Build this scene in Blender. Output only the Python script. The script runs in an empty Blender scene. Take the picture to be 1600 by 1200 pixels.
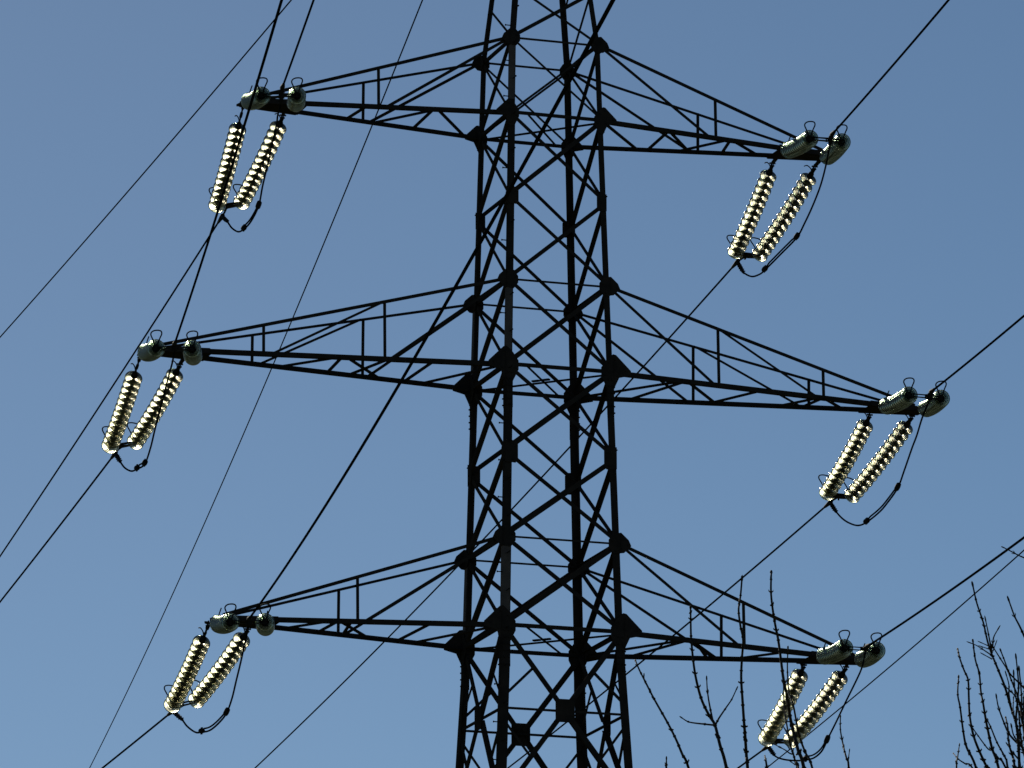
import bpy, math, random
from mathutils import Vector, Matrix
random.seed(7)
C = bpy.context.scene.collection
V = Vector

# ------------------------------------------------------------------ camera, sky, sun, exposure
G = 19.6                                  # height of the lowest crossarm above the ground
CAM = V((-29.001, -84.36, -17.979 + G))
YAW, PITCH, ROLL, FPX = 0.32587, 0.24318, -0.003, 9172.96
YAW, PITCH, ROLL = 0.32596, 0.24253, -0.00273
SKY_STRENGTH, EXPOSURE = .0545, 0
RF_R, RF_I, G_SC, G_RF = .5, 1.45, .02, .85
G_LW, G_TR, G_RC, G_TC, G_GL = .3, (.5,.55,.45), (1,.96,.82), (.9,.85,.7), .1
G_NEAR = (.55,.6,.52), (.72,.79,.70), .22, .6, .5, True  # near-string glass: dimness put into the tint and absorption
SKY_SAT, SKY_HUE = 1.01, .494
SKY_ADOA = (1.3, 2, 3.4, 4600)
cy, sy, cp, sp = math.cos(YAW), math.sin(YAW), math.cos(PITCH), math.sin(PITCH)
FWD = V((sy*cp, cy*cp, sp)); RGT = V((cy, -sy, 0)); UPV = RGT.cross(FWD)
cr, sr = math.cos(ROLL), math.sin(ROLL)
RGT, UPV = cr*RGT + sr*UPV, -sr*RGT + cr*UPV
cd = bpy.data.cameras.new('camera'); cam = bpy.data.objects.new('camera', cd); C.objects.link(cam)
cam.matrix_world = Matrix(((RGT.x, UPV.x, -FWD.x, CAM.x), (RGT.y, UPV.y, -FWD.y, CAM.y), (RGT.z, UPV.z, -FWD.z, CAM.z), (0, 0, 0, 1)))
cd.sensor_width = 36; cd.lens = FPX/1600*36; cd.clip_start = .5; cd.clip_end = 6000
sc = bpy.context.scene; sc.camera = cam
SUN_AZ, SUN_EL = math.radians(9), math.radians(23)      # clockwise from +Y: behind the tower
w = bpy.data.worlds.new('World'); sc.world = w; w.use_nodes = True
nt = w.node_tree; bg = nt.nodes['Background']
sky = nt.nodes.new('ShaderNodeTexSky'); sky.sky_type = 'NISHITA'; sky.sun_disc = False
sky.sun_elevation = SUN_EL; sky.sun_rotation = SUN_AZ
sky.air_density, sky.dust_density, sky.ozone_density, sky.altitude = SKY_ADOA
hs = nt.nodes.new('ShaderNodeHueSaturation'); hs.inputs['Saturation'].default_value = SKY_SAT; hs.inputs['Hue'].default_value = SKY_HUE
nt.links.new(sky.outputs[0], hs.inputs['Color']); nt.links.new(hs.outputs[0], bg.inputs[0]); bg.inputs[1].default_value = SKY_STRENGTH
sl = bpy.data.lights.new('sun', 'SUN'); sl.energy = 5; sl.angle = math.radians(.5); sl.color = (1, .93, .8)
so = bpy.data.objects.new('sun', sl); C.objects.link(so)
sdir = V((math.sin(SUN_AZ)*math.cos(SUN_EL), math.cos(SUN_AZ)*math.cos(SUN_EL), math.sin(SUN_EL)))
so.rotation_euler = sdir.to_track_quat('Z', 'Y').to_euler()
sc.view_settings.view_transform = 'Standard'; sc.view_settings.look = 'None'
sc.view_settings.exposure = EXPOSURE; sc.view_settings.gamma = 1
sc.cycles.max_bounces = 8; sc.cycles.transparent_max_bounces = 40; sc.cycles.transmission_bounces = 4

# ---- measured positions: string ends, clamps, wires (start, azimuth, slope, curvature), jumper loops, twigs
STR = {
 'L1': {'f0': ([-4.947, -0.239, 27.735], [-4.698, 2.166, 26.726]), 'f1': ([-4.173, 0.242, 27.735], [-4.256, 2.312, 26.856]), 'n0': ([-4.919, -0.394, 27.735], [-5.323, -2.537, 27.179]), 'n1': ([-4.192, -0.523, 27.735], [-4.795, -2.625, 27.204]), 'fc': [-4.496, 2.538, 26.694], 'nc': [-5.1, -2.873, 27.225]},
 'R1': {'f0': ([4.085, 0.397, 27.735], [4.193, 2.429, 26.774]), 'f1': ([4.8, 0.36, 27.735], [4.586, 2.37, 26.748]), 'n0': ([4.006, -0.432, 27.735], [3.555, -2.592, 27.296]), 'n1': ([4.758, -0.252, 27.735], [4.173, -2.391, 27.356]), 'fc': [4.34, 2.699, 26.725], 'nc': [3.844, -2.784, 27.331]},
 'L2': {'f0': ([-6.479, 0.048, 23.638], [-6.32, 2.436, 22.756]), 'f1': ([-5.751, 0.405, 23.638], [-5.897, 2.513, 22.866]), 'n0': ([-6.478, -0.246, 23.638], [-6.889, -2.403, 23.146]), 'n1': ([-5.706, -0.203, 23.638], [-6.314, -2.325, 23.2]), 'fc': [-6.137, 2.774, 22.752], 'nc': [-6.677, -2.656, 23.16]},
 'R2': {'f0': ([5.614, 0.198, 23.638], [5.681, 2.287, 22.805]), 'f1': ([6.29, 0.069, 23.638], [6.04, 2.123, 22.752]), 'n0': ([5.593, -0.478, 23.638], [5.119, -2.648, 23.284]), 'n1': ([6.268, -0.516, 23.638], [5.654, -2.65, 23.273]), 'fc': [5.834, 2.504, 22.735], 'nc': [5.361, -2.941, 23.285]},
 'L3': {'f0': ([-5.377, -0.05, 19.5], [-5.317, 2.248, 18.654]), 'f1': ([-4.691, 0.189, 19.5], [-4.921, 2.305, 18.768]), 'n0': ([-5.274, -0.185, 19.5], [-5.689, -2.355, 19.071]), 'n1': ([-4.513, -0.176, 19.5], [-5.142, -2.302, 19.116]), 'fc': [-5.206, 2.576, 18.649], 'nc': [-5.48, -2.62, 19.08]},
 'R3': {'f0': ([4.428, 0.22, 19.5], [4.575, 2.313, 18.688]), 'f1': ([5.12, 0.161, 19.5], [4.969, 2.25, 18.678]), 'n0': ([4.402, -0.64, 19.5], [3.905, -2.812, 19.188]), 'n1': ([5.079, -0.589, 19.5], [4.463, -2.731, 19.198]), 'fc': [4.722, 2.581, 18.649], 'nc': [4.17, -3.064, 19.176]},
}
WIRE = {
 'L1n': ([-5.1, -2.873, 27.225], 0.22310, -0.11896, 0.001093),
 'L2n': ([-6.677, -2.656, 23.16], 0.22359, -0.11849, 0.001075),
 'L3n': ([-5.48, -2.62, 19.08], 0.22670, -0.12979, 0.000831),
 'R1n': ([3.844, -2.784, 27.331], 0.23052, -0.11879, 0.001103),
 'R2n': ([5.361, -2.941, 23.285], 0.24036, -0.11872, 0.001167),
 'R3n': ([4.17, -3.064, 19.176], 0.24641, -0.10898, 0.001018),
 'L1f': ([-4.496, 2.538, 26.694], 0.07514, -0.05791, 0.000729),
 'L2f': ([-6.137, 2.774, 22.752], 0.05547, -0.04904, 0.001165),
 'L3f': ([-5.206, 2.576, 18.649], 0.00668, -0.03610, 0.001103),
 'R1f': ([4.34, 2.699, 26.725], 0.08270, -0.05964, 0.001109),
 'R2f': ([5.834, 2.504, 22.735], 0.07103, -0.04938, 0.001308),
 'R3f': ([4.722, 2.581, 18.649], 0.05504, -0.04999, 0.001098),
 'W1': ([0, 0.2, 35.009], -0.01234, -0.08065, 0.000894),
 'W2': ([0, 0.2, 34.876], 0.16709, -0.07283, 0.000897),
 'W3': ([43.826, 78.0, 41.198], 0.07764, -0.08835, 0.001019),
}
JUMP = {
 'L1': [[-5.089, -2.771, 27.024], [-5.059, -2.501, 26.901], [-5.041, -2.342, 26.746], [-4.95, -1.524, 26.311], [-4.913, -1.194, 26.14], [-4.876, -0.863, 25.926], [-4.799, -0.178, 25.869], [-4.728, 0.464, 25.92], [-4.668, 0.999, 26.023], [-4.6, 1.606, 26.251], [-4.552, 2.04, 26.474]],
 'R1': [[3.854, -2.672, 27.208], [3.861, -2.598, 27.125], [3.878, -2.411, 26.918], [3.904, -2.117, 26.688], [3.944, -1.681, 26.486], [3.987, -1.207, 26.322], [4.026, -0.768, 26.209], [4.109, 0.148, 26.179], [4.194, 1.08, 26.159], [4.224, 1.419, 26.173], [4.265, 1.872, 26.259], [4.31, 2.362, 26.463]],
 'L2': [[-6.678, -2.662, 23.06], [-6.66, -2.476, 22.915], [-6.624, -2.121, 22.771], [-6.583, -1.709, 22.585], [-6.514, -1.016, 22.265], [-6.472, -0.597, 22.054], [-6.421, -0.08, 21.923], [-6.35, 0.637, 22.007], [-6.295, 1.185, 22.101], [-6.233, 1.808, 22.294], [-6.185, 2.287, 22.506]],
 'R2': [[5.37, -2.837, 23.177], [5.402, -2.466, 22.985], [5.428, -2.173, 22.772], [5.45, -1.916, 22.627], [5.488, -1.484, 22.356], [5.518, -1.138, 22.161], [5.57, -0.54, 22.036], [5.605, -0.127, 21.986], [5.662, 0.528, 21.973], [5.701, 0.978, 22.018], [5.742, 1.446, 22.157], [5.776, 1.845, 22.323], [5.807, 2.192, 22.516]],
 'L3': [[-5.479, -2.603, 18.987], [-5.467, -2.361, 18.765], [-5.453, -2.098, 18.526], [-5.438, -1.812, 18.3], [-5.424, -1.546, 18.088], [-5.405, -1.19, 17.93], [-5.379, -0.699, 17.874], [-5.345, -0.07, 17.87], [-5.315, 0.506, 17.944], [-5.291, 0.954, 18.024], [-5.261, 1.525, 18.217], [-5.24, 1.92, 18.398]],
 'R3': [[4.179, -2.976, 19.144], [4.188, -2.883, 19.023], [4.209, -2.667, 18.856], [4.289, -1.849, 18.538], [4.336, -1.363, 18.342], [4.377, -0.946, 18.187], [4.416, -0.543, 18.027], [4.462, -0.072, 17.99], [4.508, 0.4, 18.043], [4.549, 0.82, 18.102], [4.612, 1.465, 18.227], [4.663, 1.986, 18.355], [4.689, 2.247, 18.454]],
}
TWIG_C = [
 (0.0044, [(-17.866, -53.595, 8.092), (-17.888, -53.708, 8.025), (-17.818, -53.62, 7.972), (-17.704, -53.451, 7.91), (-17.62, -53.441, 7.779), (-17.627, -53.596, 7.655), (-17.619, -53.677, 7.554), (-17.538, -53.558, 7.501)], 1),
 (0.0029, [(-17.809, -53.575, 8.014), (-17.815, -53.594, 7.988), (-17.798, -53.575, 7.97)], 0),
 (0.0053, [(-17.847, -54.444, 8.233), (-17.782, -54.27, 8.191), (-17.776, -54.26, 8.092), (-17.813, -54.396, 7.919), (-17.817, -54.455, 7.807), (-17.737, -54.318, 7.739), (-17.64, -54.17, 7.688), (-17.624, -54.216, 7.626), (-17.652, -54.367, 7.483), (-17.625, -54.391, 7.354)], 1),
 (0.0032, [(-17.72, -54.349, 7.854), (-17.701, -54.306, 7.805), (-17.687, -54.295, 7.735), (-17.675, -54.313, 7.639)], 0),
 (0.0032, [(-17.561, -54.388, 7.798), (-17.569, -54.337, 7.753), (-17.594, -54.32, 7.711), (-17.639, -54.327, 7.649), (-17.662, -54.327, 7.608)], 0),
 (0.0032, [(-17.833, -54.257, 7.647), (-17.793, -54.23, 7.636), (-17.766, -54.24, 7.628), (-17.727, -54.289, 7.615), (-17.668, -54.324, 7.605)], 0),
 (0.0052, [(-17.42, -54.13, 8.484), (-17.437, -54.151, 8.39), (-17.505, -54.295, 8.273), (-17.506, -54.324, 8.176), (-17.432, -54.169, 8.131), (-17.384, -54.02, 8.052), (-17.409, -54.071, 7.931), (-17.455, -54.208, 7.776), (-17.444, -54.196, 7.669), (-17.37, -54.02, 7.614), (-17.319, -53.903, 7.528), (-17.348, -53.996, 7.437)], 1),
 (0.0058, [(-17.179, -53.967, 8.573), (-17.228, -54.085, 8.436), (-17.196, -54.024, 8.357), (-17.111, -53.842, 8.306), (-17.069, -53.781, 8.228), (-17.102, -53.902, 8.091), (-17.128, -54.004, 7.96), (-17.069, -53.91, 7.871), (-16.984, -53.728, 7.805), (-16.952, -53.702, 7.712), (-16.983, -53.845, 7.586), (-16.982, -53.927, 7.469)], 1),
 (0.0037, [(-17.412, -54.804, 7.963), (-17.351, -54.636, 7.902), (-17.296, -54.501, 7.84), (-17.317, -54.571, 7.754), (-17.356, -54.726, 7.669), (-17.334, -54.714, 7.583), (-17.247, -54.54, 7.529), (-17.176, -54.442, 7.46), (-17.177, -54.547, 7.352)], 1),
 (0.0036, [(-17.24, -54.29, 7.861), (-17.201, -54.191, 7.812), (-17.23, -54.286, 7.691), (-17.268, -54.418, 7.579), (-17.235, -54.367, 7.513), (-17.147, -54.193, 7.487), (-17.114, -54.136, 7.459), (-17.152, -54.272, 7.401)], 1),
 (0.0021, [(-17.228, -54.259, 7.538), (-17.205, -54.245, 7.529), (-17.201, -54.268, 7.507)], 0),
 (0.0021, [(-17.174, -54.274, 7.526), (-17.172, -54.249, 7.501), (-17.182, -54.267, 7.478)], 0),
 (0.0025, [(-17.28, -54.24, 7.533), (-17.245, -54.229, 7.522), (-17.222, -54.259, 7.5), (-17.212, -54.291, 7.479), (-17.194, -54.287, 7.474)], 0),
 (0.0026, [(-16.961, -53.687, 7.544), (-16.938, -53.679, 7.532), (-16.862, -53.516, 7.549)], 1),
 (0.0034, [(-17.06, -54.685, 7.622), (-16.988, -54.503, 7.587), (-16.953, -54.443, 7.534), (-16.996, -54.575, 7.458), (-17.029, -54.692, 7.386), (-16.985, -54.61, 7.352)], 1),
 (0.0023, [(-16.971, -54.588, 7.45), (-16.959, -54.548, 7.429), (-16.956, -54.529, 7.396)], 0),
 (0.0034, [(-17.143, -53.736, 7.562), (-17.2, -53.894, 7.503), (-17.195, -53.9, 7.462)], 1),
 (0.0035, [(-17.628, -53.439, 7.568), (-17.61, -53.388, 7.552), (-17.546, -53.214, 7.559)], 1),
]
TWIG_R = [
 (0.0044, [(-17.045, -56.538, 7.991), (-17.032, -56.556, 7.894), (-16.93, -56.398, 7.829), (-16.855, -56.272, 7.763), (-16.867, -56.35, 7.678), (-16.893, -56.499, 7.554), (-16.854, -56.488, 7.473), (-16.749, -56.315, 7.408), (-16.678, -56.221, 7.335), (-16.71, -56.323, 7.238), (-16.766, -56.45, 7.135), (-16.741, -56.394, 7.061)], 1),
 (0.0029, [(-16.936, -56.446, 7.827), (-16.923, -56.443, 7.769), (-16.893, -56.402, 7.71), (-16.872, -56.373, 7.674)], 0),
 (0.0027, [(-16.873, -56.455, 7.782), (-16.893, -56.445, 7.74), (-16.881, -56.402, 7.693)], 0),
 (0.0022, [(-16.999, -56.394, 7.713), (-16.973, -56.408, 7.699), (-16.915, -56.386, 7.677), (-16.874, -56.369, 7.661)], 0),
 (0.0020, [(-16.943, -56.413, 7.713), (-16.909, -56.428, 7.695)], 0),
 (0.0020, [(-16.938, -56.41, 7.693), (-16.904, -56.426, 7.679)], 0),
 (0.0022, [(-16.927, -56.403, 7.652), (-16.892, -56.417, 7.63)], 0),
 (0.0020, [(-16.879, -56.433, 7.705), (-16.891, -56.428, 7.671)], 0),
 (0.0042, [(-17.123, -56.501, 7.651), (-17.177, -56.656, 7.567), (-17.16, -56.667, 7.507), (-17.071, -56.509, 7.49), (-17.019, -56.392, 7.43), (-17.05, -56.47, 7.312), (-17.093, -56.607, 7.191), (-17.056, -56.581, 7.122), (-16.935, -56.41, 7.056), (-16.899, -56.34, 7.062)], 1),
 (0.0033, [(-16.75, -55.814, 7.372), (-16.618, -55.691, 7.297), (-16.623, -55.768, 7.27), (-16.658, -55.932, 7.197), (-16.624, -55.947, 7.144)], 1),
 (0.0043, [(-16.932, -56.26, 7.752), (-16.849, -56.093, 7.693), (-16.777, -55.976, 7.642), (-16.802, -56.049, 7.531), (-16.852, -56.194, 7.433), (-16.831, -56.172, 7.36), (-16.744, -56.0, 7.327), (-16.683, -55.908, 7.251), (-16.695, -56.015, 7.128)], 1),
 (0.0034, [(-16.691, -55.852, 7.43), (-16.611, -55.725, 7.409), (-16.602, -55.787, 7.312), (-16.622, -55.944, 7.196), (-16.615, -55.952, 7.143)], 1),
 (0.0039, [(-17.098, -56.445, 7.514), (-17.152, -56.557, 7.4), (-17.111, -56.488, 7.347), (-17.016, -56.3, 7.258), (-16.98, -56.256, 7.183), (-16.988, -56.396, 7.047)], 1),
 (0.0027, [(-17.128, -56.506, 7.139), (-17.176, -56.595, 7.062), (-17.242, -56.731, 6.976)], 1),
 (0.0027, [(-17.1, -56.364, 7.123), (-17.142, -56.526, 7.063), (-17.11, -56.534, 7.041), (-17.001, -56.382, 7.045)], 1),
 (0.0034, [(-16.656, -55.92, 7.529), (-16.631, -55.885, 7.484), (-16.606, -55.888, 7.411), (-16.587, -55.915, 7.338), (-16.543, -55.923, 7.287)], 0),
 (0.0031, [(-16.578, -55.881, 7.279), (-16.535, -55.854, 7.243), (-16.508, -55.868, 7.207)], 0),
 (0.0040, [(-16.878, -56.623, 7.904), (-16.856, -56.64, 7.82), (-16.823, -56.625, 7.774), (-16.781, -56.588, 7.728), (-16.741, -56.575, 7.652), (-16.714, -56.59, 7.539)], 0),
 (0.0037, [(-16.887, -56.523, 7.653), (-16.888, -56.585, 7.573), (-16.8, -56.451, 7.517), (-16.702, -56.306, 7.464), (-16.704, -56.348, 7.388), (-16.752, -56.492, 7.248), (-16.743, -56.507, 7.127), (-16.667, -56.345, 7.074)], 1),
 (0.0034, [(-16.901, -56.461, 7.681), (-16.844, -56.472, 7.588), (-16.797, -56.446, 7.544), (-16.717, -56.425, 7.484), (-16.668, -56.435, 7.408), (-16.626, -56.457, 7.287)], 0),
 (0.0037, [(-16.79, -56.498, 7.625), (-16.784, -56.499, 7.552), (-16.763, -56.458, 7.476), (-16.751, -56.404, 7.383), (-16.754, -56.396, 7.316), (-16.753, -56.41, 7.22)], 0),
 (0.0041, [(-16.436, -55.728, 7.726), (-16.416, -55.7, 7.635), (-16.474, -55.837, 7.519), (-16.515, -55.916, 7.45), (-16.444, -55.792, 7.372), (-16.363, -55.622, 7.301), (-16.364, -55.63, 7.212)], 1),
 (0.0033, [(-16.958, -56.728, 7.423), (-16.923, -56.759, 7.377), (-16.877, -56.782, 7.282), (-16.818, -56.766, 7.196), (-16.763, -56.718, 7.089)], 0),
 (0.0027, [(-16.955, -56.744, 7.479), (-16.95, -56.762, 7.425), (-16.958, -56.778, 7.371), (-16.936, -56.754, 7.301)], 0),
 (0.0028, [(-17.016, -56.892, 8.123), (-17.006, -56.921, 8.107), (-16.966, -56.959, 8.073), (-16.928, -56.955, 8.061), (-16.835, -56.939, 8.03), (-16.748, -56.943, 7.963)], 0),
 (0.0034, [(-16.462, -55.805, 7.412), (-16.475, -55.776, 7.369), (-16.478, -55.792, 7.309)], 0),
 (0.0031, [(-16.425, -55.898, 7.721), (-16.444, -55.862, 7.657), (-16.469, -55.858, 7.551), (-16.474, -55.855, 7.429)], 0),
 (0.0037, [(-16.684, -56.593, 7.695), (-16.709, -56.613, 7.57), (-16.654, -56.437, 7.452), (-16.597, -56.266, 7.297), (-16.613, -56.29, 7.086)], 1),
 (0.0034, [(-16.221, -55.785, 7.913), (-16.237, -55.769, 7.757), (-16.329, -55.881, 7.555), (-16.366, -55.888, 7.342), (-16.304, -55.716, 7.201)], 1),
 (0.0037, [(-16.457, -55.701, 7.707), (-16.442, -55.678, 7.609), (-16.485, -55.82, 7.479), (-16.508, -55.885, 7.364), (-16.438, -55.755, 7.289), (-16.343, -55.593, 7.22)], 1),
 (0.0030, [(-16.779, -56.583, 7.379), (-16.835, -56.73, 7.279), (-16.857, -56.796, 7.196), (-16.785, -56.668, 7.152), (-16.703, -56.514, 7.113), (-16.707, -56.543, 7.038)], 1),
 (0.0039, [(-16.499, -56.123, 7.602), (-16.422, -55.944, 7.543), (-16.417, -55.925, 7.45), (-16.486, -56.06, 7.325), (-16.517, -56.12, 7.216), (-16.468, -55.98, 7.147)], 1),
 (0.0030, [(-16.409, -55.942, 7.716), (-16.334, -55.826, 7.629), (-16.331, -55.914, 7.501), (-16.358, -56.051, 7.363), (-16.299, -56.022, 7.26), (-16.176, -55.849, 7.185)], 1),
 (0.0036, [(-16.633, -56.293, 7.665), (-16.55, -56.112, 7.587), (-16.49, -56.003, 7.493), (-16.518, -56.091, 7.359), (-16.558, -56.217, 7.218), (-16.523, -56.162, 7.113)], 1),
 (0.0035, [(-16.775, -56.384, 7.279), (-16.742, -56.333, 7.246), (-16.638, -56.168, 7.237), (-16.591, -56.123, 7.204), (-16.623, -56.264, 7.134), (-16.642, -56.383, 7.069)], 1),
 (0.0033, [(-16.675, -56.559, 7.314), (-16.739, -56.707, 7.228), (-16.731, -56.703, 7.174), (-16.654, -56.535, 7.153), (-16.615, -56.431, 7.117), (-16.651, -56.53, 7.043)], 1),
 (0.0040, [(-16.848, -56.477, 7.307), (-16.893, -56.605, 7.229), (-16.864, -56.54, 7.189), (-16.78, -56.367, 7.17), (-16.745, -56.325, 7.126), (-16.798, -56.461, 7.047)], 1),
 (0.0029, [(-16.839, -56.563, 7.398), (-16.905, -56.707, 7.294), (-16.919, -56.769, 7.208), (-16.852, -56.633, 7.162), (-16.782, -56.479, 7.119), (-16.786, -56.513, 7.038)], 1),
 (0.0035, [(-16.849, -56.783, 7.433), (-16.855, -56.807, 7.339), (-16.908, -56.956, 7.221), (-16.902, -56.988, 7.127), (-16.821, -56.833, 7.07), (-16.74, -56.699, 7.009)], 1),
 (0.0034, [(-16.576, -56.433, 7.575), (-16.522, -56.295, 7.501), (-16.442, -56.13, 7.432), (-16.447, -56.144, 7.326), (-16.515, -56.284, 7.195), (-16.522, -56.316, 7.087)], 1),
 (0.0037, [(-16.777, -56.564, 7.46), (-16.833, -56.707, 7.345), (-16.814, -56.702, 7.261), (-16.724, -56.532, 7.211), (-16.67, -56.423, 7.146), (-16.694, -56.517, 7.043)], 1),
 (0.0034, [(-16.483, -55.999, 7.763), (-16.42, -55.85, 7.67), (-16.439, -55.898, 7.535), (-16.491, -56.035, 7.383), (-16.488, -56.018, 7.263), (-16.398, -55.839, 7.175)], 1),
]

# ------------------------------------------------------------------ materials
def mat(name, col, col2=None, scale=8, rough=.6, metal=0, bump=0, spec=.3):
    m = bpy.data.materials.new(name); m.use_nodes = True
    n = m.node_tree.nodes; l = m.node_tree.links; b = n['Principled BSDF']
    b.inputs['Roughness'].default_value = rough; b.inputs['Metallic'].default_value = metal
    b.inputs['Specular IOR Level'].default_value = spec
    b.inputs['Base Color'].default_value = (*col, 1)
    if col2:
        tc = n.new('ShaderNodeTexCoord'); no = n.new('ShaderNodeTexNoise'); no.inputs['Scale'].default_value = scale
        no.inputs['Detail'].default_value = 6; no.inputs['Roughness'].default_value = .65
        l.new(tc.outputs['Object'], no.inputs['Vector'])
        r = n.new('ShaderNodeValToRGB'); r.color_ramp.elements[0].position = .35; r.color_ramp.elements[1].position = .68
        r.color_ramp.elements[0].color = (*col, 1); r.color_ramp.elements[1].color = (*col2, 1)
        l.new(no.outputs['Fac'], r.inputs['Fac']); l.new(r.outputs['Color'], b.inputs['Base Color'])
        if bump:
            bp = n.new('ShaderNodeBump'); bp.inputs['Strength'].default_value = bump; bp.inputs['Distance'].default_value = .01
            l.new(no.outputs['Fac'], bp.inputs['Height']); l.new(bp.outputs['Normal'], b.inputs['Normal'])
    return m
M_STEEL = mat('weathered_dark_steel', (.022, .019, .017), (.04, .03, .024), 5, .95, .0, .2, .0)
M_STEEL2 = mat('brown_replaced_steel', (.075, .06, .055), (.11, .085, .072), 6, .9, .0, .2, .03)
M_FIT = mat('dark_forged_fittings', (.012, .011, .011), (.022, .02, .018), 30, .9, 0, 0, .06)
M_WIRE = mat('aluminium_conductor_aged', (.006, .006, .007), (.012, .012, .012), 20, 1, 0, 0, 0)
M_BARK = mat('twig_bark', (.022, .016, .011), (.045, .033, .022), 25, .85, 0, .4, .1)
M_GRASS = mat('meadow_grass', (.045, .07, .02), (.09, .09, .035), .6, .95)
def glass_mat(name, G_TR, G_RC, RF_R, G_GL, G_LW=G_LW, edge=False):
    m = bpy.data.materials.new(name); m.use_nodes = True
    n = m.node_tree.nodes; l = m.node_tree.links; n.remove(n['Principled BSDF']); out = n['Material Output']
    tr = n.new('ShaderNodeBsdfTransparent'); lw = n.new('ShaderNodeLayerWeight'); lw.inputs[0].default_value = G_LW     # thicker glass seen edge-on: deeper green tint
    tcx = n.new('ShaderNodeMix'); tcx.data_type = 'RGBA'; tcx.inputs[6].default_value = (*G_TR, 1); tcx.inputs[7].default_value = (.06, .07, .05, 1)
    l.new(lw.outputs['Facing'], tcx.inputs[0]); l.new(tcx.outputs[2], tr.inputs[0])
    rf = n.new('ShaderNodeBsdfRefraction'); rf.inputs['Roughness'].default_value = RF_R; rf.inputs['IOR'].default_value = RF_I; rf.inputs[0].default_value = (*G_RC, 1)
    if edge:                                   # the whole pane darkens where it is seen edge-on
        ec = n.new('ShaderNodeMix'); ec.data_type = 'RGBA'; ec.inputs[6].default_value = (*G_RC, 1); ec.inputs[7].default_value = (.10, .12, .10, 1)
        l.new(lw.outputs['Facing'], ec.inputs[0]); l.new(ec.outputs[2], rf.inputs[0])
    tl = n.new('ShaderNodeBsdfTranslucent'); tl.inputs[0].default_value = (*G_TC, 1)
    df = n.new('ShaderNodeBsdfDiffuse'); df.inputs[0].default_value = (.35, .36, .3, 1)
    gl = n.new('ShaderNodeBsdfGlossy'); gl.inputs['Roughness'].default_value = .25; gl.inputs[0].default_value = (1, 1, .97, 1)
    fr = n.new('ShaderNodeFresnel'); fr.inputs[0].default_value = 1.52
    def mix(f, x, y):
        q = n.new('ShaderNodeMixShader')
        if isinstance(f, float): q.inputs[0].default_value = f
        else: l.new(f, q.inputs[0])
        l.new(x.outputs[0], q.inputs[1]); l.new(y.outputs[0], q.inputs[2]); return q
    a = mix(.4, tl, df); a = mix(G_SC, mix(G_RF, tr, rf), a); fm = n.new('ShaderNodeMath'); fm.operation = 'MULTIPLY'; l.new(fr.outputs[0], fm.inputs[0]); fm.inputs[1].default_value = G_GL
    b = mix(fm.outputs[0], a, gl)
    l.new(b.outputs[0], out.inputs[0])
    return m
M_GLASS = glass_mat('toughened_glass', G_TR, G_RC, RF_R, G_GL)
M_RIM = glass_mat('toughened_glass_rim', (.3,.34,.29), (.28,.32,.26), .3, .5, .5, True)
M_GLASS2 = glass_mat('toughened_glass_shaded', *G_NEAR)  # darker copy of the same glass, near strings' shade painted into its colour

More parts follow.
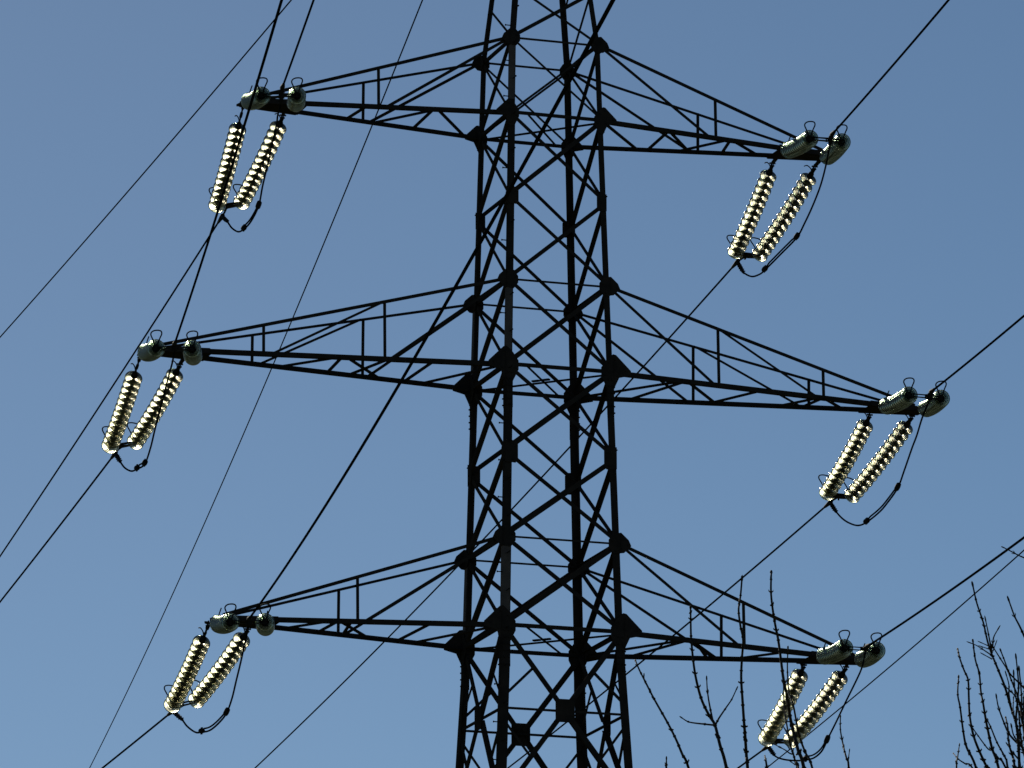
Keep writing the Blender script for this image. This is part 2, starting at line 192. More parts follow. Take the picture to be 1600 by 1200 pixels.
# ------------------------------------------------------------------ mesh helpers
class MB:
    def __init__(s): s.v = []; s.f = []; s.sm = []
    def add(s, vs, fs, smooth=False):
        o = len(s.v); s.v += [tuple(v) for v in vs]
        for f in fs: s.f.append([i+o for i in f]); s.sm.append(smooth)
    def prism(s, poly, d):                         # closed 3-D polygon extruded along vector d
        n = len(poly); vs = [V(p) for p in poly] + [V(p)+d for p in poly]
        s.add(vs, [list(range(n))[::-1], list(range(n, 2*n))] + [[i, (i+1) % n, n+(i+1) % n, n+i] for i in range(n)])
    def box(s, c, ax, ay, az):                     # centre and three half-axis vectors
        c = V(c); p = [c+ax*i+ay*j+az*k for k in (-1, 1) for j in (-1, 1) for i in (-1, 1)]
        s.add(p, [(0, 2, 3, 1), (4, 5, 7, 6), (0, 1, 5, 4), (2, 6, 7, 3), (0, 4, 6, 2), (1, 3, 7, 5)])
    def angle(s, p0, p1, n1, n2, w, t=.009, w2=None):   # rolled L-section from p0 to p1
        p0, p1 = V(p0), V(p1); d = (p1-p0).normalized()
        n1 = (V(n1)-d*d.dot(V(n1))).normalized(); n2 = V(n2)-d*d.dot(V(n2)); n2 = (n2-n1*n1.dot(n2)).normalized()
        w2 = w2 or w
        q = [(0, 0), (w, 0), (w, t), (t, t), (t, w2), (0, w2)]
        s.prism([p0+n1*a+n2*b for a, b in q], p1-p0)
    def cyl(s, p0, p1, r, n=8, r1=None):
        p0, p1 = V(p0), V(p1); d = (p1-p0).normalized(); a = d.orthogonal().normalized(); b = d.cross(a); r1 = r if r1 is None else r1
        vs = [p0+(a*math.cos(2*math.pi*i/n)+b*math.sin(2*math.pi*i/n))*r for i in range(n)] + [p1+(a*math.cos(2*math.pi*i/n)+b*math.sin(2*math.pi*i/n))*r1 for i in range(n)]
        s.add(vs, [list(range(n))[::-1], list(range(n, 2*n))] + [[i, (i+1) % n, n+(i+1) % n, n+i] for i in range(n)])
    def tube(s, pts, r, n=8):
        pts = [V(p) for p in pts]; rr = r if isinstance(r, (list, tuple)) else [r]*len(pts)
        ref = None; vs = []
        for i, p in enumerate(pts):
            d = (pts[min(i+1, len(pts)-1)]-pts[max(i-1, 0)]).normalized()
            a = d.orthogonal() if ref is None else ref-d*d.dot(ref)
            a.normalize(); ref = a; b = d.cross(a)
            vs += [p+(a*math.cos(2*math.pi*k/n)+b*math.sin(2*math.pi*k/n))*rr[i] for k in range(n)]
        fs = [[i*n+k, i*n+(k+1) % n, (i+1)*n+(k+1) % n, (i+1)*n+k] for i in range(len(pts)-1) for k in range(n)]
        m = len(pts)-1
        s.add(vs, fs + [list(range(n))[::-1], [m*n+k for k in range(n)]], True)
    def lathe(s, prof, n=28):
        vs = [(r*math.cos(2*math.pi*k/n), r*math.sin(2*math.pi*k/n), z) for r, z in prof for k in range(n)]
        s.add(vs, [[i*n+k, i*n+(k+1) % n, (i+1)*n+(k+1) % n, (i+1)*n+k] for i in range(len(prof)-1) for k in range(n)], True)
    def mesh(s, name, m):
        me = bpy.data.meshes.new(name); me.from_pydata(s.v, [], s.f); me.materials.append(m)
        me.polygons.foreach_set('use_smooth', s.sm); me.update(); return me
    def build(s, name, m, parent=None):
        o = bpy.data.objects.new(name, s.mesh(name, m)); C.objects.link(o)
        if parent: o.parent = parent
        return o
def empty(name, loc): o = bpy.data.objects.new(name, None); C.objects.link(o); o.location = loc; o.empty_display_size = .2; return o
def tag(o, label, cat, group=None, kind=None):
    if label: o['label'] = label
    if cat: o['category'] = cat
    if group: o['group'] = group
    if kind: o['kind'] = kind
    return o
def catmull(P, k=6):
    P = [V(p) for p in P]; out = []
    for i in range(len(P)-1):
        a, b, c, d = P[max(i-1, 0)], P[i], P[i+1], P[min(i+2, len(P)-1)]
        for j in range(k):
            t = j/k; out.append(.5*((2*b)+(c-a)*t+(2*a-5*b+4*c-d)*t*t+(3*b-a-3*c+d)*t**3))
    return out+[P[-1]]

# ------------------------------------------------------------------ ground
gm = MB(); N_ = 60; S_ = 1500
gv = [(-S_+2*S_*i/N_, -S_+2*S_*j/N_, -.02 + .6*math.sin(i*.9)*math.cos(j*.7)*(1 if abs(i-30)+abs(j-30) > 8 else 0)) for j in range(N_+1) for i in range(N_+1)]
gm.add(gv, [[j*(N_+1)+i, j*(N_+1)+i+1, (j+1)*(N_+1)+i+1, (j+1)*(N_+1)+i] for j in range(N_) for i in range(N_)], True)
tag(gm.build('ground', M_GRASS), None, None, None, 'structure')

# ------------------------------------------------------------------ the lattice tower
LEV = dict(b3=0, t3=1.3994, m2=2.7538, b2=4.1383, t2=5.5202, m1=6.8833, b1=8.2352, t1=9.4794, u1=10.36, u2=11.3, pk=15.3)
def half(z):
    if z < 0: return .975-.05*z
    if z <= LEV['t1']: return .975-.02466*z
    return max(.741-.105*(z-LEV['t1']), .10)
SG = dict(A=(-1, -1), B=(-1, 1), C=(1, -1), D=(1, 1))
def node(q, z):
    if isinstance(z, str): z = LEV[z]
    a = half(z); return V((SG[q][0]*a, SG[q][1]*a, z+G))
tower = empty('transmission_tower', (0, 0, 0))
tag(tower, 'dark brown steel lattice pylon with six crossarms, seen from below against the sky', 'pylon')
def legw(z): return .134 if z < 0 else .120 if z < LEV['t3'] else .112 if z < LEV['b2'] else .096 if z < LEV['m1'] else .092 if z < LEV['b1'] else .086 if z < LEV['t1'] else .08
def part(o, label=None):
    if label: o['label'] = label
    return o
# legs: angle section, corner outwards; each leg one mesh of spliced lengths
seg = [-19.6, -12, -6, 0, 1.3994, 2.7538, 4.1383, 5.5202, 6.8833, 8.2352, 9.4794, 10.36, 11.3, 15.3]
LEGS = {}
for q in 'ABCD':
    m = MB(); m2 = MB()
    sx, s_y = SG[q]
    for z0, z1 in zip(seg, seg[1:]):
        brown = q in 'AB' and round(z0, 3) in (1.399, 5.52, 9.479 - 1.2442, 8.235) and not (q == 'B' and round(z0, 3) == 9.479)
        brown = (q == 'A' and round(z0, 2) in (1.4, 5.52, 8.24)) or (q == 'B' and round(z0, 2) in (1.4, 5.52))
        # the replaced lengths run from a top chord down to a bottom chord
        w_ = legw((z0+z1)/2)
        m.angle(node(q, z0), node(q, z1), (-sx, 0, 0), (0, -s_y, 0), w_, .011)
    # splice cover plates just under the crossarm nodes, with bolt heads
    for zc in (-.35, 3.75, ):
        p = node(q, zc); ww = legw(zc-.1)
        for nx, ny in ((sx, 0), (0, s_y)):
            n_ = V((nx, ny, 0)); e = V((-sx, 0, 0)) if ny else V((0, -s_y, 0))
            m.box(p+e*ww*.5+n_*.006, e*ww*.46, n_*.006, V((0, 0, .3)))
            for k in range(6):
                for u in (.25, .75):
                    b_ = p+e*ww*u+V((0, 0, -.26+k*.104)); m.cyl(b_+n_*.012, b_+n_*.034, .013, 6)
    lg = m.build('leg', M_STEEL, tower); LEGS[q] = lg
    for zlo, zhi in {'A': ((1.62, .0), ), 'B': (), 'C': (), 'D': ()}[q]: pass
# paler, browner cover angles on the two left legs between the crossarm nodes
for q, spans in {'A': (('b3', 't3'), ('b2', 't2'), ('b1', 't1')), 'B': (('b3', 't3'), ('b2', 't2'))}.items():
    sx, s_y = SG[q]
    for lo, hi in spans:
        z0, z1 = LEV[lo]+.22, LEV[hi]-.12; m = MB(); o_ = V((sx*.011, s_y*.011, 0))
        m.angle(node(q, z0)+o_, node(q, z1)+o_, (-sx, 0, 0), (0, -s_y, 0), legw((z0+z1)/2)-.004, .0105)
        part(m.build('leg_cover', M_STEEL2, LEGS[q]), 'paler brown length of leg angle')
# climbing pegs on leg A, alternating on its two flanges
z = -3.0; k = 0
while z < 11.4:
    m = MB()
    p = node('A', z)
    if k % 2: m.cyl(p+V((-.085, .03, 0)), p+V((.0, .03, 0)), .0085, 6); m.cyl(p+V((-.097, .03, 0)), p+V((-.085, .03, 0)), .015, 6)
    else: m.cyl(p+V((.05, -.12, 0)), p+V((.05, .0, 0)), .0085, 6); m.cyl(p+V((.05, -.132, 0)), p+V((.05, -.12, 0)), .015, 6)
    z += .295; k += 1; m.build('climbing_peg', M_FIT, LEGS['A'])

FACE = {'AC': ('A', 'C', V((0, 1, 0))), 'BD': ('B', 'D', V((0, -1, 0))), 'AB': ('A', 'B', V((1, 0, 0))), 'CD': ('C', 'D', V((-1, 0, 0)))}
def member(name, p0, p1, N, w, off, parent=tower, flip=1):
    """angle brace lying on a face with inward normal N, `off` metres in from the leg surface"""
    p0, p1 = V(p0), V(p1); d = (p1-p0).normalized(); e = N.cross(d).normalized()*flip
    m = MB(); m.angle(p0+N*off-e*w*.5, p1+N*off-e*w*.5, e, N, w, .007, w*.8)
    return m.build(name, M_STEEL, parent)
def trim(p0, p1, a=.06, b=.06):
    d = (p1-p0); L_ = d.length; return p0+d*(a/L_), p1-d*(b/L_)
# full X bracing, panel by panel, on the four faces
for lo, hi, w0 in (('b3', 't3', .058), ('t3', 'm2', .054), ('m2', 'b2', .052), ('b2', 't2', .050), ('t2', 'm1', .046), ('m1', 'b1', .046), ('b1', 't1', .036), ('t1', 'u1', .042), ('u1', 'u2', .038)):
    for fn, (q, r, N) in FACE.items():
        wt = w0
        if lo in ('t1', 'u1') and fn != 'AC':      # above the top crossarm only one brace a face
            if fn == 'AB': member('diagonal_brace', *trim(node('A', lo), node('B', hi)), N, wt, .013)
            if fn == 'CD': member('diagonal_brace', *trim(node('D', lo), node('C', hi)), N, wt, .013)
            continue
        thin = (.66 if lo in ('t1', 'b1') else .84) if fn in ('AC', 'BD') else 1.05
        wt = w0*1.42
        a, b = trim(node(q, hi), node(r, lo)); member('diagonal_brace', a, b, N, wt*thin, -.010)
        a, b = trim(node(r, hi), node(q, lo)); member('diagonal_brace', a, b, N, wt*(.7 if lo == 'b1' and fn in ('AC', 'BD') else 1), .013, flip=-1)
# horizontals
for lv, wt in (('b3', .066), ('t3', .030), ('b2', .064), ('t2', .032), ('b1', .058), ('t1', .034)):
    for fn, (q, r, N) in FACE.items():
        w2 = wt*(1.5 if fn in ('AB', 'CD') and lv[0] == 't' else 1)
        member('horizontal_brace', *trim(node(q, lv), node(r, lv), .04, .04), N, w2, .021 if lv[0] == 't' else -.022)
# plan bracing at the lower chord levels
for lv in ('b3', 'b2', 'b1'):
    up = V((0, 0, -1)); A_, B_, C_, D_ = [node(x, lv)+V((0, 0, -.02)) for x in 'ABCD']
    member('plan_brace', *trim(B_, C_, .1, .1), up, .032, 0)
    member('plan_brace', A_.lerp(C_, .2), B_.lerp(D_, .85), up, .026, -.012)
    X_ = B_.lerp(C_, .5); m = MB(); dv = (C_-B_).normalized(); pv = V((dv.y, -dv.x, 0))
    if lv != 'b1':
        m.box(X_+dv*.06+V((0, 0, .03)), dv*.08, pv*.03, V((0, 0, .012))); m.box(X_-dv*.1+V((0, 0, .03)), dv*.06, pv*.03, V((0, 0, .012)))
        m.build('splice_plate', M_STEEL, tower)
# lower body: crossing bracing with a square plate and a horizontal at mid height, redundants to the legs
ZS = [0, -2.78, -6.2, -10.2, -14.7, -19.5]
for i, (zt, zb) in enumerate(zip(ZS, ZS[1:])):
    at_, ab_ = half(zt), half(zb); zc = zt-(zt-zb)*at_/(at_+ab_)
    for fn, (q, r, N) in FACE.items():
        tq, tr_, bq, br = node(q, zt), node(r, zt), node(q, zb), node(r, zb); cc = (node(q, zc)+node(r, zc))/2
        wt = .080 if i < 2 else .09
        for p, off, fl in ((tq, -.01, 1), (tr_, .013, -1), (br, -.01, 1), (bq, .013, -1)):
            a, b = trim(p, cc, .08, .06); member('diagonal_brace', a, b, N, wt, off, flip=fl)
        if i == 0:
            member('horizontal_brace', *trim(node(q, zc), node(r, zc), .04, .04), N, .038, .024)
            for p, leg in ((tq, q), (tr_, r), (bq, q), (br, r)):
                half_ = p.lerp(cc, .5); lp = node(leg, zc+(.12 if p in (tq, tr_) else -.1))
                member('redundant_brace', *trim(lp, half_, .04, .0), N, .040, .026)
        m = MB(); e = V((abs(N.y), abs(N.x), 0)); u = V((0, 0, 1)); h = .155 if i == 0 else .2; v_ = .18
        poly = [(-h, -v_*.8), (-h*.85, -v_), (h*.85, -v_), (h, -v_*.8), (h, v_), (-h, v_)]
        m.prism([cc+e*a+u*b-N*.019 for a, b in poly], N*.009)
        m.build('crossing_plate', M_STEEL, tower)
# gusset plates at every leg node, one plate on each of the two faces
rnd = random.Random(4)
def gusset(q, lv, kind):
    sx, s_y = SG[q]; p = node(q, lv); u = V((0, 0, 1)); m = MB()
    # face parallel to the arms (normal y): x grows away from the tower axis
    if kind == 't': pf = [(.165, -.03), (.13, .05), (.02, .15), (-.10, .13), (-.16, .04), (-.16, -.06), (-.09, -.15), (.06, -.13)]; ps = [(.03, .14), (-.07, .13), (-.14, .03), (-.14, -.07), (-.08, -.13), (.03, -.13)]
    elif kind == 'b': pf = [(.29, .035), (.29, -.04), (.10, -.085), (.045, -.20), (.0, -.30), (-.10, -.26), (-.19, -.08), (-.19, .06), (-.10, .19), (0, .28), (.05, .27)]; ps = [(.03, .2), (-.08, .19), (-.17, .06), (-.17, -.08), (-.1, -.22), (.03, -.26)]
    else: pf = [(.004, .13), (-.13, .12), (-.15, .08), (-.15, -.10), (-.12, -.14), (.004, -.13)]; ps = [(.004, .10), (-.08, .10), (-.12, .06), (-.12, -.08), (-.08, -.11), (.004, -.10)]
    k = {'b3': 1.06, 't3': 1.14, 'm2': 1.35, 'b2': 1.02, 't2': 1.06, 'm1': 1.05, 'b1': .78, 't1': .93, 'u1': .7, 'u2': .6}[lv]
    ox = V((sx, 0, 0)); oy = V((0, s_y, 0))
    m.prism([p+ox*a*k+u*b*k+oy*.014 for a, b in pf], oy*.009)
    m.prism([p+oy*a*k+u*b*k+ox*(.002 if kind == 'm' else .014) for a, b in ps], ox*(.006 if kind == 'm' else .009))
    for a, b in pf[::2]:
        c_ = p+ox*a*k*.72+u*b*k*.72+oy*.02; m.cyl(c_, c_+oy*.02, .012, 6)
    m.build('gusset_plate', M_STEEL, tower)
for lv in LEV:
    if lv in ('pk', 'u1', 'u2'): continue
    for q in 'ABCD': gusset(q, lv, lv[0] if lv[0] in 'tb' else 'm')
m = MB(); m.box((0, 0, 15.3+G), V((.16, 0, 0)), V((0, .16, 0)), V((0, 0, .03))); m.cyl((0, 0, 15.2+G), (0, 0, 15.6+G), .03); m.build('peak_plate', M_STEEL, tower)

# crossarms
TIP = {'1': 4.95, '2': 6.45, '3': 5.35}
ARM = {  # posts (x), near/far side diagonals (top x0 -> bottom x1), plan bracing (side, x) pairs
 '1': dict(post=[2.81], diag=[(None, 2.69)], plan=[('n', 0, 'f', 1.86), ('f', 2.0, 'n', 1.95), ('n', 1.97, 'f', 2.69), ('f', 2.46, 'n', 3.03), ('f', 3.2, 'n', 3.06), ('n', 3.12, 'f', 3.8)]),
 '2': dict(post=[2.75, 4.62], diag=[(None, 2.67), (2.80, 4.5)], plan=[('f', 0, 'n', 2.1), ('f', 1.7, 'n', 2.15), ('n', 2.2, 'f', 3.14), ('f', 3.0, 'n', 3.5), ('f', 4.1, 'n', 4.55), ('f', 4.5, 'n', 4.6), ('n', 4.62, 'f', 5.2)]),
 '3': dict(post=[3.15], diag=[(None, 3.05)], plan=[('f', 0, 'n', 2.1), ('f', 1.7, 'n', 2.14), ('n', 2.2, 'f', 3.11), ('n', 2.26, 'f', 2.95), ('f', 3.3, 'n', 3.95)]),
}
PLAN_LEFT = {
 '1': [('f', 2.65, 'n', 1.9), ('f', 1.94, 'n', 1.96), ('n', 1.89, 'f', 1.01), ('f', 3.1, 'n', 3.0)],
 '2': [('f', 1.76, 'n', 0), ('f', 2.04, 'n', 2.0), ('f', 3.35, 'n', 3.42), ('n', 3.33, 'f', 2.42), ('f', 4.2, 'n', 3.45), ('f', 3.0, 'n', 2.7)],
 '3': [('f', 1.87, 'n', 0), ('f', 2.14, 'n', 2.05), ('f', 3.07, 'n', 3.25), ('n', 3.41, 'f', 2.6), ('f', 3.5, 'n', 3.45), ('f', 4.1, 'n', 3.55)],
}
WT = .09
AN = {'1': 'upper', '2': 'middle', '3': 'lower'}
for i in '123':
    zb, zt = LEV['b'+i], LEV['t'+i]; a = half(zb); at_ = half(zt); T = TIP[i]
    cw0 = {'1': .066, '2': .072, '3': .072}[i]
    def wy(x): return a+(WT-a)*(x-a)/(T-a)
    def bot(s, side, x):
        x = max(x, a); return V((s*x, (-1 if side == 'n' else 1)*wy(x), zb+G))
    XE = T-.18
    def top(s, side, x):
        t = (x-at_)/(XE-at_); y = at_+(wy(XE)-at_)*t; z = zt+(zb+.05-zt)*t
        return V((s*x, (-1 if side == 'n' else 1)*y, z+G))
    for s in (-1, 1):
        arm = None
        m = MB()
        for side, sgn in (('n', 1), ('f', -1)):       # lower chords, corner down and outwards
            cw = cw0*(1 if side == 'n' else 1.12)
            m.angle(bot(s, side, a)+V((0, 0, -cw*.5)), bot(s, side, T-.05)+V((0, 0, -cw*.5)), (0, 0, 1), (0, sgn, 0), cw, .009)
            # doubled, deeper length at the tip with its bolts
            x0 = T-1.0; p0, p1 = bot(s, side, x0), bot(s, side, T-.04)
            m.angle(p0+V((0, -sgn*.012, -.046)), p1+V((0, -sgn*.012, -.046)), (0, 0, 1), (0, -sgn, 0), .088, .010, .03)
        # tip bottom plate, end plate and attachment lugs
        n0, n1, f0, f1 = bot(s, 'n', T-1.02), bot(s, 'n', T-.05), bot(s, 'f', T-1.02), bot(s, 'f', T-.05); dz = V((0, 0, -.05))
        m.prism([n0+dz, n1+dz, f1+dz, f0+dz], V((0, 0, .011)))
        m.prism([n1+dz, f1+dz, f1-dz*.6, n1-dz*.6], V((s*.012, 0, 0)))
        for key, sd_ in (('f0', 1), ('f1', 1), ('n0', -1), ('n1', -1)):   # attachment lugs down to the strings
            P_ = V(STR[('L' if s < 0 else 'R')+i][key][0]); xx = min(abs(P_.x), T); q0 = V((P_.x, sd_*wy(xx)*.9, zb+G-.02))
            d_ = P_+V((0, 0, .04))-q0
            if d_.length > .05: m.prism([q0+V((-.03, 0, 0)), q0+V((.03, 0, 0)), q0+d_+V((.022, 0, 0)), q0+d_+V((-.022, 0, 0))], V((0, 0, -.035)))
            m.cyl(q0+d_+V((-.05, 0, -.02)), q0+d_+V((.05, 0, -.02)), .014, 6)
        arm = m.build('crossarm', M_STEEL, tower); arm['label'] = '%s %s crossarm' % (AN[i], 'left' if s < 0 else 'right')
        for side, sgn in (('n', 1), ('f', -1)):
            N = V((0, sgn, 0)); tw = {'n': .054, 'f': .042}[side]
            p0, p1 = top(s, side, at_), top(s, side, XE); member('upper_chord', *trim(p0, p1, .1, 0), N, tw, .0, arm, flip=s)
            for x in ARM[i]['post']: member('post', bot(s, side, x), top(s, side, x)+V((0, 0, .01)), N, .040, .01, arm)
            for x0, x1 in ARM[i]['diag']:
                p = top(s, side, at_ if x0 is None else x0); member('diagonal_brace', *trim(p, bot(s, side, x1), .1 if x0 is None else 0, 0), N, .046 if x0 is None else .036, .014, arm)
        for s1, x1, s2, x2 in (ARM[i]['plan'] if s > 0 else PLAN_LEFT[i]):
            member('plan_brace', bot(s, s1, x1)+V((0, 0, -.03)), bot(s, s2, x2)+V((0, 0, -.03)), V((0, 0, 1)), .040, .0 if s1 == 'n' else .008, arm)

# ------------------------------------------------------------------ insulator strings
PIT = .146
def disc_meshes():
    g = MB()
    g.lathe([(.040, .004), (.056, .006), (.070, -.002), (.095, -.014), (.118, -.030), (.131, -.042), (.1385, -.047), (.1400, -.056), (.1385, -.064), (.132, -.064),
             (.128, -.052), (.122, -.040), (.1165, -.040), (.113, -.066), (.107, -.067), (.102, -.030), (.094, -.028), (.090, -.064), (.084, -.065), (.079, -.024),
             (.070, -.022), (.066, -.055), (.060, -.056), (.055, -.018), (.030, -.016)])
    c = MB(); c.lathe([(.0, .088), (.030, .088), (.041, .078), (.046, .058), (.047, .02), (.054, .008), (.054, .0), (.03, -.016), (.02, -.03), (.012, -.034), (.011, -.062), (.017, -.068), (.0, -.072)], 14)
    out = []
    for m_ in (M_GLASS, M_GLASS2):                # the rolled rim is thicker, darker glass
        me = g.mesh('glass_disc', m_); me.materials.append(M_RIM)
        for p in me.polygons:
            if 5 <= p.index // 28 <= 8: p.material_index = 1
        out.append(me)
    return out[0], out[1], c.mesh('metal_cap', M_FIT)
DISC, DISC2, CAP = disc_meshes()
def horn_loop(m, base, up, side, back, h=.27, wd=.085, r=.0095):
    """racket-shaped arcing horn: narrow at the foot, round at the top"""
    pts = []
    for a, b in ((-.12, .05), (-.3, .25), (-.62, .55), (-.95, .80), (-.85, .95), (-.45, 1.0), (0, 1.0), (.45, .97), (.85, .88), (.95, .74), (.62, .5), (.3, .22), (.12, .04)):
        pts.append(base+up*(h*b)+side*(wd*a)+back*(.1*h*b))
    m.tube(catmull(pts, 3), r, 6)
def make_string(n, key, label, group):
    A, E = [V(p) for p in STR[n][key]]
    far = key[0] == 'f'
    s_ = empty('insulator_string', A); tag(s_, label, 'insulator', group)
    L_ = (E-A).length; ext = {'L1': .50, 'L2': .45, 'L3': .38}.get(n, .16) if key == 'f0' else .16
    nd = 13; d0, d1 = ext+.05, L_-.11
    sag = .045 if far else .03
    hz = (E-A).normalized(); side = hz.cross(V((0, 0, 1))).normalized(); dn = side.cross(hz).normalized()*-1
    if dn.z > 0: dn = -dn
    P = lambda d: A+hz*d+dn*(4*sag*(d/L_)*(1-d/L_))
    for k in range(nd):
        d = d0+(d1-d0)*k/(nd-1); t = (P(d-.05)-P(d+.05)).normalized()
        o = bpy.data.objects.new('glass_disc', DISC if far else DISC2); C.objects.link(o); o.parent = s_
        rot = t.to_track_quat('Z', 'Y') @ Matrix.Rotation(rnd.uniform(0, 6.28), 3, 'Z').to_quaternion()
        o.location = P(d)-A; o.rotation_mode = 'QUATERNION'; o.rotation_quaternion = rot
        sc_ = (d1-d0)/(nd-1)/PIT; 
        c = bpy.data.objects.new('metal_cap', CAP); C.objects.link(c); c.parent = o; c.scale = (1, 1, sc_*1.0)
    m = MB(); a0 = V((0, 0, .06))
    m.tube([a0, P(.08)-A, P(d0-.09)-A], .013, 6)
    sd = side*.018
    for e in (sd, -sd): m.box(P(.06)-A+e, hz*.055, side*.005, dn*.022)
    for q in range(int((ext-.05)/.11)): m.box(P(.15+q*.11)-A, hz*.06, side*(.022 if q % 2 else .008), dn*(.008 if q % 2 else .022))
    m.cyl(P(.03)-A-side*.04, P(.03)-A+side*.04, .012, 6)
    m.build('link_fitting', M_FIT, s_); m = MB()
    m.tube([P(d1+.05)-A, P(L_)-A], .014, 6); m.box(P(L_-.02)-A, hz*.04, side*.016, dn*.016)
    m.build('link_fitting', M_FIT, s_)
    up = -dn
    m = MB()     # tower-end horn: one bent rod
    b = P(d0-.1)-A; m.tube(catmull([b, b+up*.10+hz*.01, b+up*.19+hz*.05-side*.02, b+up*.235+hz*.12-side*.03], 4), .0095, 6); m.build('arcing_horn', M_FIT, s_)
    m = MB(); b = P(d1+.07)-A; horn_loop(m, b, up, side, -hz, *((.34, .115, .0105) if far else (.27, .085, .0105))); m.build('arcing_horn', M_FIT, s_)
    return s_
OUT_IN = {'L': ('outer', 'inner'), 'R': ('inner', 'outer')}
for n in STR:
    nm = '%s %s' % (AN[n[1]], 'left' if n[0] == 'L' else 'right')
    for k in (0, 1):
        oi = OUT_IN[n[0]][k]; lr = ('left', 'right')[k]
        make_string(n, 'f%d' % k, 'long glowing glass string sloping down from %s crossarm tip, %s one of two' % (nm, lr), 'glass insulator strings on the far side of the tower')
        make_string(n, 'n%d' % k, 'foreshortened shade-toned grey green glass string end on at %s crossarm tip, %s one' % (nm, lr), 'glass insulator strings on the near side of the tower')

# ------------------------------------------------------------------ yokes, conductors, jumpers
def wire_pts(P0, az, m_, c, sgn, s1, n=90, s0=0):
    out = []
    for k in range(n+1):
        s = s0+(s1-s0)*(k/n)**1.6
        out.append(V((P0[0]+sgn*math.sin(az)*s, P0[1]+sgn*math.cos(az)*s, P0[2]+m_*s+c*s*s/2)))
    return out
for n in STR:
    nm = '%s %s' % (AN[n[1]], 'left' if n[0] == 'L' else 'right')
    for key, sgn in (('f', 1), ('n', -1)):
        e0, e1 = V(STR[n][key+'0'][1]), V(STR[n][key+'1'][1]); cl = V(STR[n][key+'c'])
        mid = (e0+e1)/2; y = empty('yoke', mid)
        where = 'below' if key == 'f' else 'level with'
        tag(y, 'dark yoke plate and clamp joining the %s strings of the %s crossarm' % ('glowing sloping' if key == 'f' else 'near end-on', nm), 'yoke', 'yokes at the conductor ends of the strings')
        ax = (e1-e0).normalized(); P0, az, m_, c = WIRE[n+key]; P0 = V(P0)
        wd = (V(wire_pts(P0, az, m_, c, sgn, 4, 1)[1])-P0).normalized()
        fw = (wd-ax*ax.dot(wd)).normalized(); up = ax.cross(fw); up = up if up.z > 0 else -up
        L2 = (e1-e0).length/2
        m = MB()
        for z_ in (-.021, .021):
            bk = .075 if key == 'f' else .03
            poly = [-ax*(L2+.03)-fw*bk, ax*(L2+.03)-fw*bk, ax*(L2+.03)+fw*.02, ax*.05+fw*.065, -ax*.05+fw*.065, -ax*(L2+.03)+fw*.02]
            m.prism([p+up*(z_-.004) for p in poly], up*.008)
        for u_ in (-L2, -L2+.07, 0, L2-.07, L2): m.cyl(ax*u_-up*.035, ax*u_+up*.035, .011, 6)
        m.build('yoke_plate', M_FIT, y)
        m = MB(); r0 = P0-mid
        m.tube([fw*.05, r0*.6, r0-wd*.02], .016, 6)
        m.box(fw*.09, fw*.05, ax*.012, up*.03)
        m.tube([r0-wd*.09, r0-wd*.05, r0+wd*.05, r0+wd*.16, r0+wd*.27, r0+wd*.34], [.018, .036, .038, .03, .024, .017], 8)
        jp = V((JUMP[n][-1] if key == 'f' else JUMP[n][0])); jd = (jp-P0)
        m.tube([r0-wd*.02, r0+jd*.25, r0+jd*.6, r0+jd*1.0, r0+jd*1.15], [.028, .034, .032, .026, .014], 8)
        for k in range(4):
            q = r0+jd*(.3+.2*k); m.cyl(q-ax*.045, q+ax*.045, .010, 6)
        m.build('dead_end_clamp', M_FIT, y)
        m = MB(); m.tube(wire_pts(P0, az, m_, c, sgn, 214 if key == 'n' else 170, 110), .0165 if key == 'n' else .0155, 8)
        tag(m.build('conductor', M_WIRE), 'thick dark conductor leaving the %s crossarm, the one running %s' % (nm, 'up out of the frame' if key == 'n' else 'down to the lower left'), 'power line', 'conductors tensioned at the tower')
    # jumper loop under the arm
    raw = [V(STR[n]['nc'])] + [V(p) for p in JUMP[n]] + [V(STR[n]['fc'])]
    raw[0] = raw[0].lerp(raw[1], .15); raw[-1] = raw[-1].lerp(raw[-2], .15)
    jl = empty('jumper_cable', raw[1]); tag(jl, 'looped jumper cable with two clamps hanging under the %s crossarm tip' % nm, 'cable', 'jumper loops under the crossarm tips')
    cv = catmull(raw, 6); o0 = raw[1]
    m = MB(); m.tube([p-o0 for p in cv], .0145, 8); m.build('cable', M_WIRE, jl)
    i0, i1 = {'L1': (5, 7), 'R1': (6, 8), 'L2': (6, 7), 'R2': (5, 8), 'L3': (5, 8), 'R3': (5, 8)}[n]
    a_, b_ = (i0+1)*6, (i1+1)*6
    if n == 'R3': a_ += 2
    sub = cv[a_:b_+1]; off = []
    hv = (cv[b_]-cv[a_]).normalized(); nv = V((0, 0, 1))-hv*hv.z; nv.normalize()
    for k, p in enumerate(sub): off.append(p-o0+nv*.048*min(1, k/1.5, (len(sub)-1-k)/1.5)+nv*.004)
    m = MB(); m.tube(off, .0135, 8); m.build('cable_tail', M_WIRE, jl)
    for idx in (a_, b_):
        p = cv[idx]-o0; t = (cv[idx+1]-cv[idx-1]).normalized(); sd = t.cross(V((1, 0, 0))).normalized()
        m = MB(); q = p+nv*.02
        m.tube([q-t*.085, q-t*.07, q-t*.03, q+t*.03, q+t*.07, q+t*.085], [.022, .040, .044, .044, .040, .022], 8)
        m.cyl(q+t*.03-sd*.055, q+t*.03+sd*.055, .011, 6); m.cyl(q-t*.03-sd*.055, q-t*.03+sd*.055, .011, 6)
        m.build('cable_clamp', M_FIT, jl)
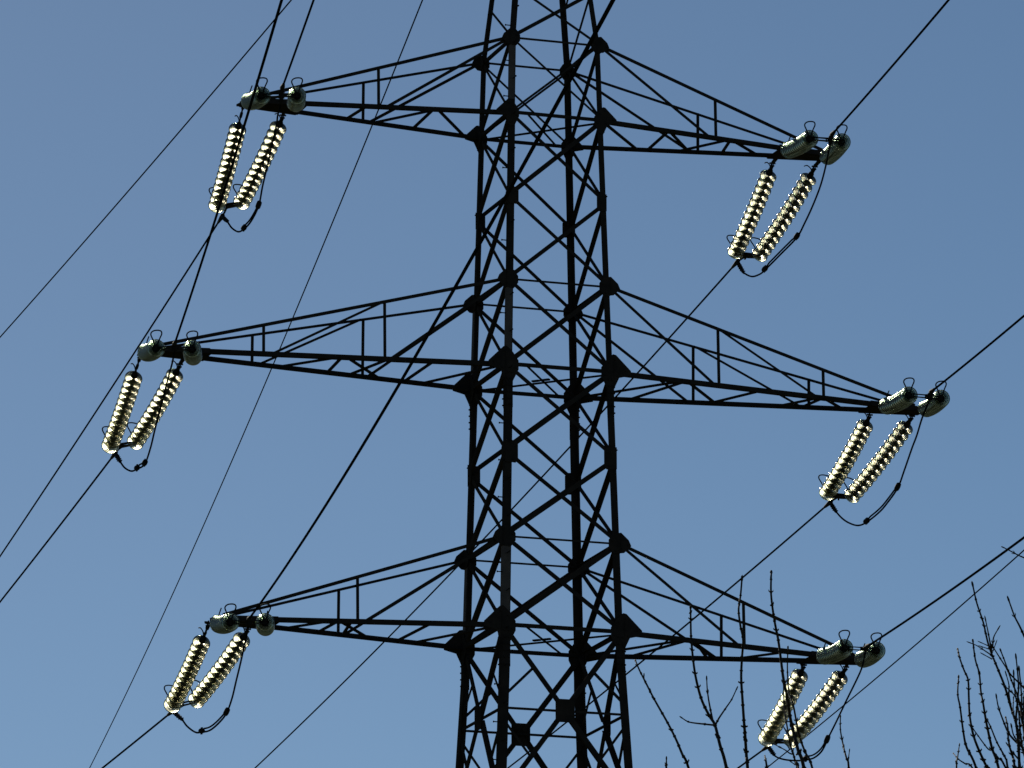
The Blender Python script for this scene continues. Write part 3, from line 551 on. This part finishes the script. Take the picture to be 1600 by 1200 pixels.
for n, lab, r in (('W1', 'thin earth wire sloping from the pylon peak across the upper left corner', .0135), ('W2', 'thinnest wire, running steeply from top centre left down to the bottom left', .0140)):
    P0, az, m_, c = WIRE[n]; m = MB(); m.tube(wire_pts(P0, az, m_, c, 1, 170, 110), r, 8); tag(m.build('earth_wire', M_WIRE), lab, 'wire', 'earth wires from the pylon peak')
P0, az, m_, c = WIRE['W3']; m = MB()
m.tube(wire_pts(P0, az, m_, c, 1, 150, 80)[::-1] + wire_pts(P0, az, m_, c, 1, -60, 40)[1:] if False else [V((P0[0]+math.sin(az)*s, P0[1]+math.cos(az)*s, P0[2]+m_*s+c*s*s/2)) for s in range(-70, 171, 3)], .022, 8)
tag(m.build('distant_conductor', M_WIRE), 'thin wire of another line passing behind the lower right crossarm to the right edge', 'power line')

# ------------------------------------------------------------------ bare trees in front
def bare_tree(twigs, base, label, heads):
    t = empty('bare_tree', base); tag(t, label, 'tree', None); B_ = V(base)
    lo = [V(tw[1][-1]) for tw in twigs if tw[2]]
    mid = sum(lo, V((0, 0, 0)))/len(lo)
    tp = [B_, B_+V((.05, .02, 1.2)), B_+V((.0, .1, 2.6)), B_+(mid-B_)*.5+V((.05, 0, .2))]
    m = MB(); m.tube([p-B_ for p in catmull(tp, 6)], [.11-.0026*k for k in range(19)], 10)
    for k in range(heads):
        pass
    tr = m.build('trunk', M_BARK, t)
    for r, pts, main in twigs:
        P = [V(p) for p in pts]
        if main:                                  # carry the shoot down, out of frame, to the top of the trunk
            d = (P[-1]-P[-2]).normalized(); e = tp[-1]+V((rnd.uniform(-.03, .03), rnd.uniform(-.03, .03), -rnd.uniform(0, 1.0)*.6))
            P += [P[-1]+d*.3+(e-P[-1])*.05, P[-1].lerp(e, .45)+d*.25, e]
        k = 5; cv = catmull(P, k); n = len(cv); vis = (len(pts)-1)*k; rad = []
        step = .0; L = 0; nxt = rnd.uniform(.04, .08); buds = []
        for i, p in enumerate(cv):
            f_ = min(1, i/max(1, vis)); base_r = r*(.95+.85*f_) if i <= vis else r*1.8+(.03-r)*((i-vis)/(n-vis))**1.5
            rad.append(base_r)
            if i: L += (cv[i]-cv[i-1]).length
            if L > nxt and i <= vis: buds.append(i); nxt = L+rnd.uniform(.06, .10)
        rad[0] *= 1.0
        m = MB(); m.tube([p-B_ for p in cv], rad, 7)
        for i in buds:                            # paired buds on a swollen node
            if i < 1 or i >= n-1: continue
            d = (cv[i-1]-cv[i+1]).normalized(); a = d.orthogonal().normalized(); a.rotate(Matrix.Rotation(rnd.uniform(0, 6.28), 3, d))
            q = cv[i]-B_; rr = rad[i]
            m.tube([q-d*.010, q, q+d*.008], [rr*.9, rr*1.55, rr*.9], 6)
            if rnd.random() < .6:
                for sg in (1, -1):
                    m.tube([q+a*sg*rr*.8, q+a*sg*rr*2.0+d*.006, q+a*sg*rr*2.2+d*.016], [rr*.7, rr*.6, rr*.15], 5)
        q = cv[0]-B_; d = (cv[0]-cv[1]).normalized(); m.tube([q-d*.01, q+d*.006, q+d*.022, q+d*.03], [rad[0], rad[0]*1.5, rad[0]*1.2, rad[0]*.2], 6)
        m.build('branch', M_BARK, t)
    return t
def under(tw):
    lo = [V(x[1][-1]) for x in tw if x[2]]; c = sum(lo, V((0, 0, 0)))/len(lo); return (c.x, c.y, 0)
bare_tree(TWIG_C, under(TWIG_C), 'bare tree with thin separate shoots rising in front of the lower right crossarm', 6)
bare_tree(TWIG_R, under(TWIG_R), 'bare tree with a dense bundle of twigs at the bottom right corner', 8)
